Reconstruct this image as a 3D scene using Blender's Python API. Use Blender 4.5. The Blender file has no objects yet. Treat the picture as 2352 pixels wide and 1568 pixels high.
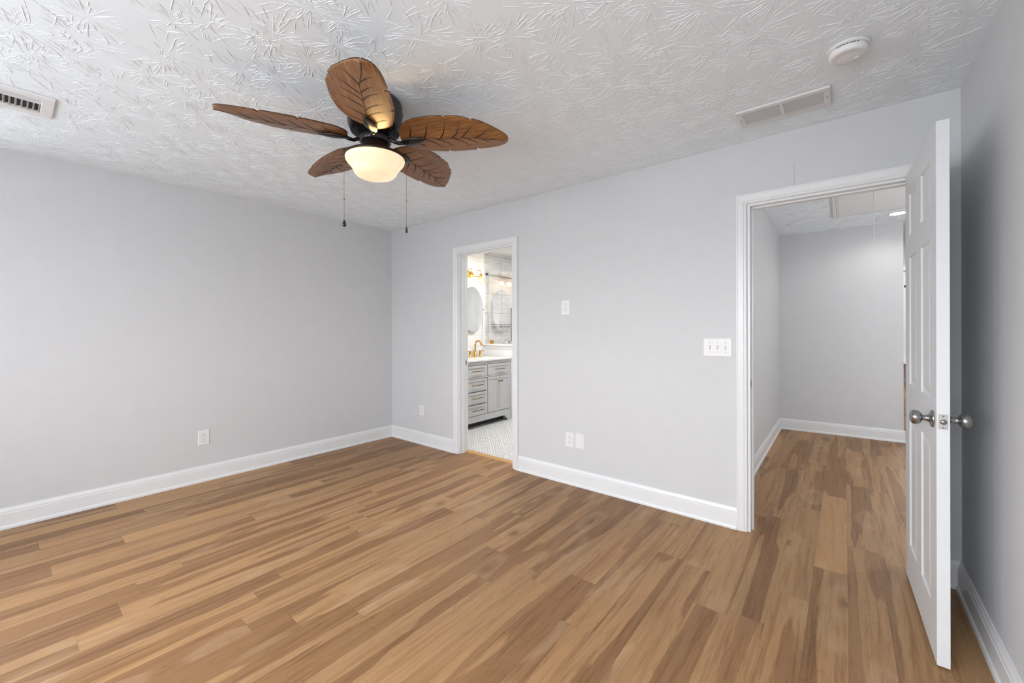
import bpy, bmesh, math, random
from math import sin, cos, pi, radians, atan2, hypot, floor as mfloor
from mathutils import Vector, Matrix

C = bpy.context.scene.collection
sc = bpy.context.scene
random.seed(7)

# ------------------------------------------------------------------ camera
FPX, CX, CY = 950.42, 1161.59, 755.86
CAM = Vector((4.1503, -2.9397, 1.2654))
YAW, PIT, ROL = 0.686, -0.0012, -0.0034
fw = Vector((-sin(YAW)*cos(PIT), cos(YAW)*cos(PIT), sin(PIT)))
rt = Vector((cos(YAW), sin(YAW), 0)); up = rt.cross(fw)
rt, up = rt*cos(ROL)+up*sin(ROL), up*cos(ROL)-rt*sin(ROL)
cd = bpy.data.cameras.new('camera'); cam = bpy.data.objects.new('camera', cd); C.objects.link(cam)
cd.sensor_width = 36; cd.lens = 36*FPX/2352
cd.shift_x = (1176-CX)/2352; cd.shift_y = -(784-CY)/2352
cd.clip_start = 0.02
cam.matrix_world = Matrix(((rt.x, up.x, -fw.x, CAM.x), (rt.y, up.y, -fw.y, CAM.y), (rt.z, up.z, -fw.z, CAM.z), (0, 0, 0, 1)))
sc.camera = cam
vs = sc.view_settings
vs.view_transform = 'Standard'; vs.look = 'None'; vs.gamma = 1; vs.use_curve_mapping = False
vs.exposure = 0.13

# ------------------------------------------------------------------ world: overcast sky over dim ground
w = bpy.data.worlds.new('sky'); sc.world = w; w.use_nodes = True
nt = w.node_tree; nt.nodes.clear()
wo = nt.nodes.new('ShaderNodeOutputWorld'); bg = nt.nodes.new('ShaderNodeBackground')
tc = nt.nodes.new('ShaderNodeTexCoord'); sx = nt.nodes.new('ShaderNodeSeparateXYZ'); cr = nt.nodes.new('ShaderNodeValToRGB')
nt.links.new(tc.outputs['Generated'], sx.inputs[0])
mr = nt.nodes.new('ShaderNodeMapRange'); mr.inputs[1].default_value = -0.5; mr.inputs[2].default_value = 0.5
nt.links.new(sx.outputs[2], mr.inputs[0]); nt.links.new(mr.outputs[0], cr.inputs[0])
cr.color_ramp.elements[0].position = 0.0; cr.color_ramp.elements[0].color = (.45, .47, .50, 1)
cr.color_ramp.elements[1].position = 1.0; cr.color_ramp.elements[1].color = (1.18, 1.21, 1.27, 1)
e = cr.color_ramp.elements.new(.46); e.color = (.58, .61, .64, 1)
e = cr.color_ramp.elements.new(.56); e.color = (.95, .97, 1.0, 1)
nt.links.new(cr.outputs[0], bg.inputs[0]); bg.inputs[1].default_value = 15.6
nt.links.new(bg.outputs[0], wo.inputs[0])

def light(name, typ, loc, energy, color=(1, 1, 1), size=None, size_y=None, rot=(0, 0, 0), radius=None, spread=None, portal=False, spot=None):
    l = bpy.data.lights.new(name, typ); o = bpy.data.objects.new(name, l); C.objects.link(o)
    o.location = loc; o.rotation_euler = rot; l.energy = energy; l.color = color
    if size: l.size = size
    if size_y: l.shape = 'RECTANGLE'; l.size_y = size_y
    if radius: l.shadow_soft_size = radius
    if spread: l.spread = spread
    if portal: l.cycles.is_portal = True
    if spot: l.spot_size = spot; l.spot_blend = .6
    return o

H = 2.42            # ceiling
W = 4.587           # room width
RY = -4.25          # rear wall (behind the camera)
WINS = [(1.25, 2.15, 1.0, 2.06), (2.50, 4.35, .90, 2.08)]
LWIN = (-3.98, -3.30, 1.0, 2.06)   # window in the left wall, behind the left edge of the photo
for (a, b, z0, z1) in WINS:     # portals guide sky light through the two windows
    light('daylight_portal', 'AREA', ((a+b)/2, RY-.10, (z0+z1)/2), 1, size=b-a, size_y=z1-z0, rot=(radians(90), 0, 0), portal=True)
light('daylight_portal', 'AREA', (-.10, (LWIN[0]+LWIN[1])/2, (LWIN[2]+LWIN[3])/2), 1, size=LWIN[3]-LWIN[2], size_y=LWIN[1]-LWIN[0], rot=(0, radians(-90), 0), portal=True)
# recessed hall lamp (fitting built further down), then lights without any fitting
light('hall_lamp_light', 'SPOT', (4.57, 2.81, 2.405), 12, (1, .97, .93), radius=.07, spot=radians(165))
light('hall_fill_light', 'POINT', (5.7, 1.6, 1.5), 42, (.97, .98, 1), radius=.12)  # added fill to lift the hall ceiling, no lamp stands here
light('far_room_fill', 'AREA', (5.6, 8.0, 3.15), 60, (1, .98, .95), size=1.0, size_y=1.0)  # added unseen fill that brightens the far room
light('bath_fill_light', 'AREA', (1.25, 1.0, 2.39), 30, (1, .97, .93), size=.35, size_y=.35)  # added unseen fill that brightens the bathroom
light('shower_light', 'AREA', (.9, 2.4, 2.39), 5, (1, .97, .93), size=.3, size_y=.3)  # unseen area light over the shower, no fitting built

# ------------------------------------------------------------------ node helpers
def mat(name):
    m = bpy.data.materials.new(name); m.use_nodes = True
    return m, m.node_tree, m.node_tree.nodes['Principled BSDF']
class NG:
    def __init__(s, nt): s.nt = nt
    def n(s, t, **k):
        x = s.nt.nodes.new(t)
        for a, b in k.items(): setattr(x, a, b)
        return x
    def put(s, inp, v):
        if hasattr(v, 'is_output'): s.nt.links.new(v, inp)
        elif v is not None: inp.default_value = v
    def m(s, op, a, b=None, c=None, clamp=False):
        x = s.n('ShaderNodeMath', operation=op); x.use_clamp = clamp
        s.put(x.inputs[0], a)
        if b is not None: s.put(x.inputs[1], b)
        if c is not None: s.put(x.inputs[2], c)
        return x.outputs[0]
    def comb(s, a, b, c):
        x = s.n('ShaderNodeCombineXYZ'); s.put(x.inputs[0], a); s.put(x.inputs[1], b); s.put(x.inputs[2], c); return x.outputs[0]
    def noise(s, v, scale=1, detail=2, rough=.5, dist=0):
        x = s.n('ShaderNodeTexNoise'); s.put(x.inputs['Vector'], v); x.inputs['Scale'].default_value = scale
        x.inputs['Detail'].default_value = detail; x.inputs['Roughness'].default_value = rough; x.inputs['Distortion'].default_value = dist
        return x.outputs[0]
    def ramp(s, v, lo, hi, a=0., b=1., smooth=True):
        x = s.n('ShaderNodeMapRange'); x.interpolation_type = 'SMOOTHSTEP' if smooth else 'LINEAR'
        s.put(x.inputs[0], v); s.put(x.inputs[1], lo); s.put(x.inputs[2], hi); s.put(x.inputs[3], a); s.put(x.inputs[4], b); return x.outputs[0]
    def mix(s, f, a, b, mode='MIX'):
        x = s.n('ShaderNodeMix'); x.data_type = 'RGBA'; x.blend_type = mode
        s.put(x.inputs[0], f); s.put(x.inputs[6], a); s.put(x.inputs[7], b); return x.outputs[2]
    def xyz(s, kind='Object'):
        t = s.n('ShaderNodeTexCoord'); q = s.n('ShaderNodeSeparateXYZ'); s.nt.links.new(t.outputs[kind], q.inputs[0])
        return t.outputs[kind], q.outputs[0], q.outputs[1], q.outputs[2]
    def bump(s, h, strength, dist, bsdf):
        x = s.n('ShaderNodeBump'); x.inputs['Strength'].default_value = strength; x.inputs['Distance'].default_value = dist
        s.put(x.inputs['Height'], h); s.nt.links.new(x.outputs[0], bsdf.inputs['Normal'])

def plain(name, col, rough=.5, metal=0, bump=None, spec=None, coat=0):
    m, nt, b = mat(name); g = NG(nt)
    v, x, y, z = g.xyz()
    nz = g.noise(v, 9, 3)
    c = g.mix(nz, (col[0]*.97, col[1]*.97, col[2]*.97, 1), (min(1, col[0]*1.03), min(1, col[1]*1.03), min(1, col[2]*1.03), 1))
    nt.links.new(c, b.inputs['Base Color'])
    b.inputs['Roughness'].default_value = rough; b.inputs['Metallic'].default_value = metal
    if spec is not None: b.inputs['Specular IOR Level'].default_value = spec
    if coat: b.inputs['Coat Weight'].default_value = coat; b.inputs['Coat Roughness'].default_value = .15
    if bump: g.bump(g.noise(v, bump[0], 2), bump[1], .002, b)
    return m
def emit(name, col, s):
    m = bpy.data.materials.new(name); m.use_nodes = True; nt = m.node_tree; nt.nodes.clear()
    o = nt.nodes.new('ShaderNodeOutputMaterial'); e = nt.nodes.new('ShaderNodeEmission')
    e.inputs[0].default_value = (*col, 1); e.inputs[1].default_value = s; nt.links.new(e.outputs[0], o.inputs[0]); return m

M = {}
M['wall'] = plain('pale grey wall paint', (.655, .665, .677), .55, bump=(160, .12), spec=.3)
M['wallh'] = M['wall']
M['ceil'] = plain('white ceiling texture compound', (.855, .915, .96), .7, bump=(45, .25), spec=.25)
M['trim'] = plain('white semi gloss trim paint', (.80, .812, .822), .32)
M['door'] = plain('white painted moulded door', (.71, .73, .745), .38, bump=(140, .06))
M['plate'] = plain('white plastic', (.82, .82, .82), .35)
M['slot'] = plain('dark slot', (.03, .03, .03), .6)
M['shadowgap'] = plain('dark void', (.02, .02, .02), .8)
M['black'] = plain('black painted metal', (.012, .011, .011), .38, .3, coat=.3)
M['bronze'] = plain('dark bronze metal', (.035, .022, .014), .4, .6)
M['nickel'] = plain('satin nickel', (.34, .34, .34), .28, 1.0)
M['nickel2'] = plain('satin nickel plate', (.50, .50, .49), .38, 1.0)
M['brass'] = plain('brushed brass', (.55, .30, .065), .33, 1.0)
M['brassd'] = plain('antique brass', (.26, .16, .07), .42, 1.0)
M['cab'] = plain('pale grey cabinet paint', (.50, .50, .50), .45)
M['quartz'] = plain('white quartz', (.72, .72, .715), .25)
M['wpaint'] = plain('white panel paint', (.79, .81, .82), .45)
M['vent'] = plain('white enamelled steel', (.76, .76, .76), .4)
M['crack'] = plain('hairline crack', (.22, .22, .22), .8)
M['softgap'] = plain('pale grey gap', (.42, .42, .42), .6)
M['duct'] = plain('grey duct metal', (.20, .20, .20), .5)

def floor_material(name, w=.138, L=1.22, x0=2.918, warm=1.0):
    m, nt, b = mat(name); g = NG(nt)
    v, x, y, z = g.xyz()
    xx = g.m('DIVIDE', g.m('SUBTRACT', x, x0-20*w), w); col = g.m('FLOOR', xx); fx = g.m('FRACT', xx)
    wn = g.n('ShaderNodeTexWhiteNoise', noise_dimensions='1D'); g.put(wn.inputs['W'], col)
    yy = g.m('DIVIDE', g.m('ADD', y, g.m('MULTIPLY', wn.outputs[0], 7.3)), L); row = g.m('FLOOR', yy); fy = g.m('FRACT', yy)
    wn2 = g.n('ShaderNodeTexWhiteNoise', noise_dimensions='3D'); g.put(wn2.inputs['Vector'], g.comb(col, row, 3.7))
    sp = g.n('ShaderNodeSeparateColor'); nt.links.new(wn2.outputs['Color'], sp.inputs[0])
    r1, r2, r3 = sp.outputs[0], sp.outputs[1], sp.outputs[2]
    ox = g.m('MULTIPLY', r1, 37.0); oy = g.m('MULTIPLY', r2, 53.0)
    def pv(sx_, sy_): return g.comb(g.m('ADD', g.m('MULTIPLY', x, sx_), ox), g.m('ADD', g.m('MULTIPLY', y, sy_), oy), g.m('MULTIPLY', r3, 11))
    # heartwood / sapwood division with a wavy crisp edge
    n1 = g.noise(pv(9.0, .55), 1, 1.5, .35, .12)
    n1b = g.noise(pv(16, 4.2), 1, 3, .55)
    n1 = g.m('ADD', n1, g.m('MULTIPLY', g.m('SUBTRACT', n1b, .5), .11))
    thr = g.m('ADD', .44, g.m('MULTIPLY', r3, .13))
    hw = g.ramp(n1, g.m('SUBTRACT', thr, .010), g.m('ADD', thr, .012))
    tone = g.ramp(n1, .25, .75, 0, 1, False)
    lightc = g.mix(r2, (.425, .244, .108, 1), (.395, .216, .090, 1))
    darkc = g.mix(r1, (.265, .134, .053, 1), (.300, .158, .064, 1))
    c = g.mix(hw, lightc, darkc)
    c = g.mix(g.m('MULTIPLY', g.m('ABSOLUTE', g.m('SUBTRACT', tone, .5)), .5), c, (.235, .125, .055, 1))
    # grain: long soft streaks, fine fibres, cathedral bands
    n2 = g.noise(pv(42, 1.8), 1, 3, .6, .4)
    c = g.mix(g.ramp(n2, .44, .74, 0, .80), c, (.66, .58, .50, 1), 'MULTIPLY')
    n3 = g.noise(pv(260, 7.0), 1, 2, .6)
    c = g.mix(g.ramp(n3, .40, .75, 0, .55), c, (.72, .66, .60, 1), 'MULTIPLY')
    nb = g.noise(pv(6.5, .95), 1, 1, .4, .5)
    band = g.m('ABSOLUTE', g.m('SINE', g.m('MULTIPLY', nb, 85)))
    c = g.mix(g.ramp(band, .0, .30, .42, 0), c, (.74, .68, .62, 1), 'MULTIPLY')
    # darker flecks and knots
    vo = g.n('ShaderNodeTexVoronoi'); g.put(vo.inputs['Vector'], pv(5.5, 2.4)); vo.inputs['Scale'].default_value = 1
    vc = g.n('ShaderNodeSeparateColor'); nt.links.new(vo.outputs['Color'], vc.inputs[0])
    kd = g.m('ADD', vo.outputs['Distance'], g.m('MULTIPLY', g.m('SUBTRACT', g.noise(pv(45, 12), 1, 3), .5), .22))
    kn = g.m('MULTIPLY', g.ramp(kd, .02, .15, .75, 0), g.m('GREATER_THAN', vc.outputs[0], .62))
    c = g.mix(kn, c, (.15, .078, .034, 1))
    halo = g.m('MULTIPLY', g.m('MULTIPLY', g.ramp(kd, .10, .34, .0, 1), g.ramp(kd, .34, .5, 1, 0)), g.m('GREATER_THAN', vc.outputs[0], .62))
    c = g.mix(g.m('MULTIPLY', halo, .22), c, (.52, .36, .22, 1))
    # a few planks warmer / orange
    c = g.mix(g.m('MULTIPLY', g.m('GREATER_THAN', r3, .955), .22), c, (.62, .34, .13, 1))
    val = g.m('ADD', .93, g.m('MULTIPLY', r2, .14))
    hs = g.n('ShaderNodeHueSaturation'); g.put(hs.inputs['Color'], c); g.put(hs.inputs['Value'], g.m('MULTIPLY', val, warm)); hs.inputs['Saturation'].default_value = .96
    c = hs.outputs[0]
    # seams
    ex = g.m('MINIMUM', fx, g.m('SUBTRACT', 1, fx)); ey = g.m('MINIMUM', fy, g.m('SUBTRACT', 1, fy))
    sm = g.m('MAXIMUM', g.ramp(ex, .0, .010, 1, 0), g.ramp(ey, .0, .0013, 1, 0))
    c = g.mix(g.m('MULTIPLY', sm, .45), c, (.12, .075, .045, 1))
    nt.links.new(c, b.inputs['Base Color'])
    g.put(b.inputs['Roughness'], g.m('ADD', .40, g.m('MULTIPLY', n2, .12)))
    b.inputs['Specular IOR Level'].default_value = .28
    g.bump(g.m('SUBTRACT', g.m('MULTIPLY', n3, .3), sm), .18, .001, b)
    return m
M['floor'] = floor_material('brown wood look vinyl plank')
M['thresh'] = plain('honey oak threshold', (.55, .30, .12), .4)

def tile_floor():
    m, nt, b = mat('grey and white patterned cement tile'); g = NG(nt)
    v, x, y, z = g.xyz()
    T = .2
    fx = g.m('FRACT', g.m('DIVIDE', g.m('ADD', x, 10), T)); fy = g.m('FRACT', g.m('DIVIDE', g.m('ADD', y, 10), T))
    px = g.m('ABSOLUTE', g.m('SUBTRACT', fx, .5)); py = g.m('ABSOLUTE', g.m('SUBTRACT', fy, .5))
    r = g.m('SQRT', g.m('ADD', g.m('MULTIPLY', px, px), g.m('MULTIPLY', py, py)))
    d = g.m('ADD', px, py); k = g.m('ABSOLUTE', g.m('SUBTRACT', px, py))
    a = g.m('ADD', g.m('SINE', g.m('MULTIPLY', r, 46)), g.m('SINE', g.m('MULTIPLY', d, 38)))
    a = g.m('ADD', a, g.m('SINE', g.m('MULTIPLY', k, 42)))
    f = g.ramp(a, -.25, .45)
    c = g.mix(f, (.40, .41, .42, 1), (.80, .80, .79, 1))
    e = g.m('MINIMUM', g.m('SUBTRACT', .5, px), g.m('SUBTRACT', .5, py))
    c = g.mix(g.ramp(e, 0, .012, .35, 0), c, (.5, .5, .5, 1))
    nt.links.new(c, b.inputs['Base Color']); b.inputs['Roughness'].default_value = .4
    return m
M['bfloor'] = tile_floor()

def wall_tile(name='pale marble look wall tile', rh=.29, ph=1.216, tl=.6, py_=1.717, grout=.20, gw=.0035, ca=(.74, .74, .73), cb=(.60, .60, .59)):
    # 0.60 x 0.29 m large format tile on a wall facing +x (uses y and z)
    m, nt, b = mat(name); g = NG(nt)
    v, x, y, z = g.xyz()
    rz = g.m('DIVIDE', g.m('SUBTRACT', z, ph-rh*8), rh); row = g.m('FLOOR', rz); fz = g.m('FRACT', rz)
    yy = g.m('DIVIDE', g.m('ADD', g.m('ADD', y, -py_+tl*9), g.m('MULTIPLY', g.m('MODULO', row, 2), tl/2)), tl); fy = g.m('FRACT', yy)
    ez = g.m('MULTIPLY', g.m('MINIMUM', fz, g.m('SUBTRACT', 1, fz)), rh); ey = g.m('MULTIPLY', g.m('MINIMUM', fy, g.m('SUBTRACT', 1, fy)), tl)
    ed = g.m('MINIMUM', ez, ey)
    n = g.noise(g.comb(g.m('FLOOR', yy), g.m('MULTIPLY', y, 2), g.m('MULTIPLY', z, 9)), 1.4, 5, .6, 1.2)
    c = g.mix(g.ramp(n, .35, .7), (*ca, 1), (*cb, 1))
    c = g.mix(g.ramp(ed, gw*.4, gw, 1, 0), c, (grout, grout, grout, 1))
    nt.links.new(c, b.inputs['Base Color']); b.inputs['Roughness'].default_value = .3
    g.bump(g.ramp(ed, .001, .004), .3, .002, b)
    return m
M['tile'] = wall_tile()
M['tile2'] = wall_tile('white glazed wall tile', .163, 1.009, .56, 1.429, .45, .0022, (.82, .82, .81), (.78, .78, .77))

def blade_wood():
    m, nt, b = mat('carved stained wood blade'); g = NG(nt)
    v, x, y, z = g.xyz()
    oi = g.n('ShaderNodeObjectInfo')
    o = g.m('MULTIPLY', oi.outputs['Random'], 20)
    n = g.noise(g.comb(g.m('ADD', g.m('MULTIPLY', x, 9), o), g.m('MULTIPLY', y, 150), z), 1, 4, .65)
    n2 = g.noise(g.comb(g.m('ADD', g.m('MULTIPLY', x, 4), o), g.m('MULTIPLY', y, 14), z), 1, 3, .6, .5)
    c = g.mix(g.ramp(n, .30, .72), (.125, .046, .013, 1), (.40, .175, .048, 1))
    c = g.mix(g.ramp(n2, .35, .7, 0, .5), c, (.14, .055, .016, 1))
    nt.links.new(c, b.inputs['Base Color']); b.inputs['Roughness'].default_value = .42
    b.inputs['Coat Weight'].default_value = .25; b.inputs['Coat Roughness'].default_value = .3
    g.bump(n, .25, .001, b)
    return m
M['blade'] = blade_wood()
M['groove'] = plain('dark carved groove', (.018, .008, .004), .5)

def thin_glass(name, refl, tint=(1, 1, 1), rough=0.0):
    m = bpy.data.materials.new(name); m.use_nodes = True; nt = m.node_tree; nt.nodes.clear()
    o = nt.nodes.new('ShaderNodeOutputMaterial'); t = nt.nodes.new('ShaderNodeBsdfTransparent'); gl = nt.nodes.new('ShaderNodeBsdfGlossy')
    t.inputs[0].default_value = (*tint, 1); gl.inputs['Roughness'].default_value = rough
    mx = nt.nodes.new('ShaderNodeMixShader'); mx.inputs[0].default_value = refl
    nt.links.new(t.outputs[0], mx.inputs[1]); nt.links.new(gl.outputs[0], mx.inputs[2]); nt.links.new(mx.outputs[0], o.inputs[0]); return m
M['glass'] = thin_glass('clear shower glass', .14)
M['pane'] = thin_glass('window glass', .06)
M['globe'] = thin_glass('peach tinted globe glass', .10, (1, .86, .70), .05)
M['mirror'] = plain('mirror silver', (.86, .87, .88), .02, 1.0)
M['bowl'] = None
def bowl_mat():
    m = bpy.data.materials.new('glowing frosted glass bowl'); m.use_nodes = True; nt = m.node_tree; g = NG(nt)
    b = nt.nodes['Principled BSDF']; v, x, y, z = g.xyz()
    # emission colour varies at random between cream and amber
    n = g.noise(v, 9, 2, .5, .6)
    c = g.mix(g.ramp(n, .35, .7), (1.0, .775, .53, 1), (1.0, .68, .41, 1))
    b.inputs['Base Color'].default_value = (.50, .42, .31, 1); b.inputs['Roughness'].default_value = .25
    nt.links.new(c, b.inputs['Emission Color']); b.inputs['Emission Strength'].default_value = .74
    return m
M['bowl'] = bowl_mat()
M['bulb'] = emit('lit bulb', (1, .88, .68), 26)
M['disc'] = emit('lit led disc', (1, .98, .95), 9)

# ------------------------------------------------------------------ mesh helpers
class MB:
    def __init__(s): s.v = []; s.f = []; s.mi = []; s.sm = []
    def add(s, vs_, fs, mi=0, smooth=False):
        k = len(s.v); s.v += [tuple(q) for q in vs_]
        for f in fs: s.f.append([i+k for i in f]); s.mi.append(mi); s.sm.append(smooth)
        return s
    def box(s, x0, x1, y0, y1, z0, z1, mi=0):
        x0, x1 = sorted((x0, x1)); y0, y1 = sorted((y0, y1)); z0, z1 = sorted((z0, z1))
        return s.add([(x0, y0, z0), (x1, y0, z0), (x1, y1, z0), (x0, y1, z0), (x0, y0, z1), (x1, y0, z1), (x1, y1, z1), (x0, y1, z1)],
                     [(0, 3, 2, 1), (4, 5, 6, 7), (0, 1, 5, 4), (1, 2, 6, 5), (2, 3, 7, 6), (3, 0, 4, 7)], mi)
    def sweep(s, prof, pathf, n, closed=True, mi=0, smooth=False, caps=True):
        """prof: list of (u,v); pathf(i,u,v) gives the point at station i"""
        P = len(prof); vs_ = []; fs = []
        for i in range(n):
            for (u, v) in prof: vs_.append(pathf(i, u, v))
        for i in range(n-1):
            for j in range(P if closed else P-1):
                k = (j+1) % P; fs.append((i*P+j, i*P+k, (i+1)*P+k, (i+1)*P+j))
        if caps and closed: fs.append(tuple(range(P))[::-1]); fs.append(tuple((n-1)*P+j for j in range(P)))
        return s.add(vs_, fs, mi, smooth)
    def lathe(s, prof, c=(0, 0, 0), axis='z', n=40, mi=0, smooth=True):
        vs_ = []; fs = []
        for (r, h) in prof:
            for k in range(n):
                a = 2*pi*k/n; p, q = r*cos(a), r*sin(a)
                if axis == 'z': vs_.append((c[0]+p, c[1]+q, c[2]+h))
                elif axis == 'x': vs_.append((c[0]+h, c[1]+p, c[2]+q))
                else: vs_.append((c[0]+p, c[1]+h, c[2]+q))
        for i in range(len(prof)-1):
            for k in range(n):
                l = (k+1) % n; fs.append((i*n+k, i*n+l, (i+1)*n+l, (i+1)*n+k))
        if prof[0][0] > 1e-6: fs.append(tuple(range(n)))
        if prof[-1][0] > 1e-6: fs.append(tuple((len(prof)-1)*n+k for k in range(n)))
        return s.add(vs_, fs, mi, smooth)
    def tube(s, pts, r, n=10, mi=0):
        pts = [Vector(p) for p in pts]; rs = r if isinstance(r, (list, tuple)) else [r]*len(pts); vs_ = []; fs = []
        for i, p in enumerate(pts):
            t = (pts[min(i+1, len(pts)-1)]-pts[max(i-1, 0)]).normalized()
            a = Vector((0, 0, 1)) if abs(t.z) < .9 else Vector((1, 0, 0))
            u = t.cross(a).normalized(); v = t.cross(u)
            for k in range(n): q = 2*pi*k/n; vs_.append(p+(u*cos(q)+v*sin(q))*rs[i])
        for i in range(len(pts)-1):
            for k in range(n): l = (k+1) % n; fs.append((i*n+k, i*n+l, (i+1)*n+l, (i+1)*n+k))
        fs.append(tuple(range(n))); fs.append(tuple((len(pts)-1)*n+k for k in range(n)))
        return s.add(vs_, fs, mi, True)
    def build(s, name, mats, parent=None, bevel=0, seg=2, weld=True, autosmooth=None):
        me = bpy.data.meshes.new(name); me.from_pydata([tuple(v) for v in s.v], [], s.f)
        for m in (mats if isinstance(mats, (list, tuple)) else [mats]): me.materials.append(m)
        for p, mi, sm in zip(me.polygons, s.mi, s.sm): p.material_index = mi; p.use_smooth = sm
        bm = bmesh.new(); bm.from_mesh(me)
        if weld: bmesh.ops.remove_doubles(bm, verts=bm.verts, dist=1e-6)
        bmesh.ops.recalc_face_normals(bm, faces=bm.faces)
        bm.to_mesh(me); bm.free(); me.update()
        o = bpy.data.objects.new(name, me); C.objects.link(o)
        if parent: o.parent = parent
        if bevel:
            b = o.modifiers.new('bevel', 'BEVEL'); b.width = bevel; b.segments = seg; b.limit_method = 'ANGLE'; b.angle_limit = radians(40)
        return o
def tag(o, label=None, cat=None, group=None, kind=None):
    if label: o['label'] = label
    if cat: o['category'] = cat
    if group: o['group'] = group
    if kind: o['kind'] = kind
    return o
def struct(o, label=None): return tag(o, label=label, kind='structure')
def empty(name, loc=(0, 0, 0), rz=0):
    o = bpy.data.objects.new(name, None); C.objects.link(o); o.location = loc; o.rotation_euler = (0, 0, rz); o.empty_display_size = .1
    return o
def copy_tree(o, parent=None):
    c = o.copy(); C.objects.link(c); c.parent = parent
    for ch in [q for q in bpy.data.objects if q.parent == o]: copy_tree(ch, c)
    return c

# ------------------------------------------------------------------ setting
BO = (1.126, 1.830, 2.03)        # bathroom opening x0,x1,head
HO = (3.686, 4.433, 2.03)        # hall opening
T = .12
struct(MB().box(-.1, 6.6, RY-.1, .09, -.08, 0).box(3.45, 6.6, .09, 10.1, -.08, 0).build('floor', M['floor']), 'wood look plank floor running from the bedroom into the hall')
struct(MB().box(-.05, 3.45, .09, 3.0, -.08, .0).build('floor_bathroom', M['bfloor']), 'grey and white patterned tile floor of the bathroom')
struct(MB().box(-.12, 0, RY-.1, LWIN[0], 0, H).box(-.12, 0, LWIN[1], T, 0, H).box(-.12, 0, LWIN[0], LWIN[1], 0, LWIN[2]).box(-.12, 0, LWIN[0], LWIN[1], LWIN[3], H).build('wall_left', M['wall']), 'bare pale grey wall on the left of the bedroom')
m = MB()
m.box(0, BO[0], 0, T, 0, H).box(BO[0], BO[1], 0, T, BO[2], H).box(BO[1], HO[0], 0, T, 0, H).box(HO[0], HO[1], 0, T, HO[2], H).box(HO[1], 6.5, 0, T, 0, H)
wall_back = struct(m.build('wall_back', M['wall']), 'pale grey wall with the bathroom and hall doorways')
MB().box(3.9245, 3.9255, -.0006, .001, 2.10, 2.222).build('crack', M['crack'], wall_back)
struct(MB().box(W, W+.12, RY-.1, 0, 0, H).build('wall_right', M['wall']), 'pale grey wall on the right behind the open door')
m = MB()
xs = [-.12] + [q for wn in WINS for q in wn[:2]] + [W+.12]
for i in range(0, len(xs), 2): m.box(xs[i], xs[i+1], RY-.14, RY, 0, H)
for (a, b, z0, z1) in WINS: m.box(a, b, RY-.14, RY, 0, z0).box(a, b, RY-.14, RY, z1, H)
struct(m.build('wall_rear', M['wall']), 'wall behind the camera holding the windows')
for i, (a, b, z0, z1) in enumerate(WINS):
    m = MB(); t_ = .04; y0, y1 = RY-.12, RY-.06
    m.box(a, a+t_, y0, y1, z0, z1).box(b-t_, b, y0, y1, z0, z1).box(a+t_, b-t_, y0, y1, z0, z0+t_).box(a+t_, b-t_, y0, y1, z1-t_, z1)
    zm = (z0+z1)/2; m.box(a+t_, b-t_, y0+.01, y1-.01, zm-.02, zm+.02)
    wf = struct(m.build('window_%d' % (i+1), M['trim']), 'white sash window in the wall behind the camera')
    MB().box(a+t_, b-t_, RY-.092, RY-.088, z0+t_, z1-t_).build('pane', M['pane'], wf)
    MB().box(a-.08, b+.08, RY-.06, RY+.05, z0-.03, z0).build('window_sill', M['trim'], wf)

y0, y1, z0, z1 = LWIN; m = MB()
m.box(-.10, -.05, y0, y0+.04, z0, z1).box(-.10, -.05, y1-.04, y1, z0, z1).box(-.10, -.05, y0+.04, y1-.04, z0, z0+.04).box(-.10, -.05, y0+.04, y1-.04, z1-.04, z1).box(-.09, -.06, y0+.04, y1-.04, (z0+z1)/2-.02, (z0+z1)/2+.02)
wf = struct(m.build('window_3', M['trim']), 'white sash window in the left wall beside the camera')
MB().box(-.077, -.073, y0+.04, y1-.04, z0+.04, z1-.04).build('pane', M['pane'], wf)
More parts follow.
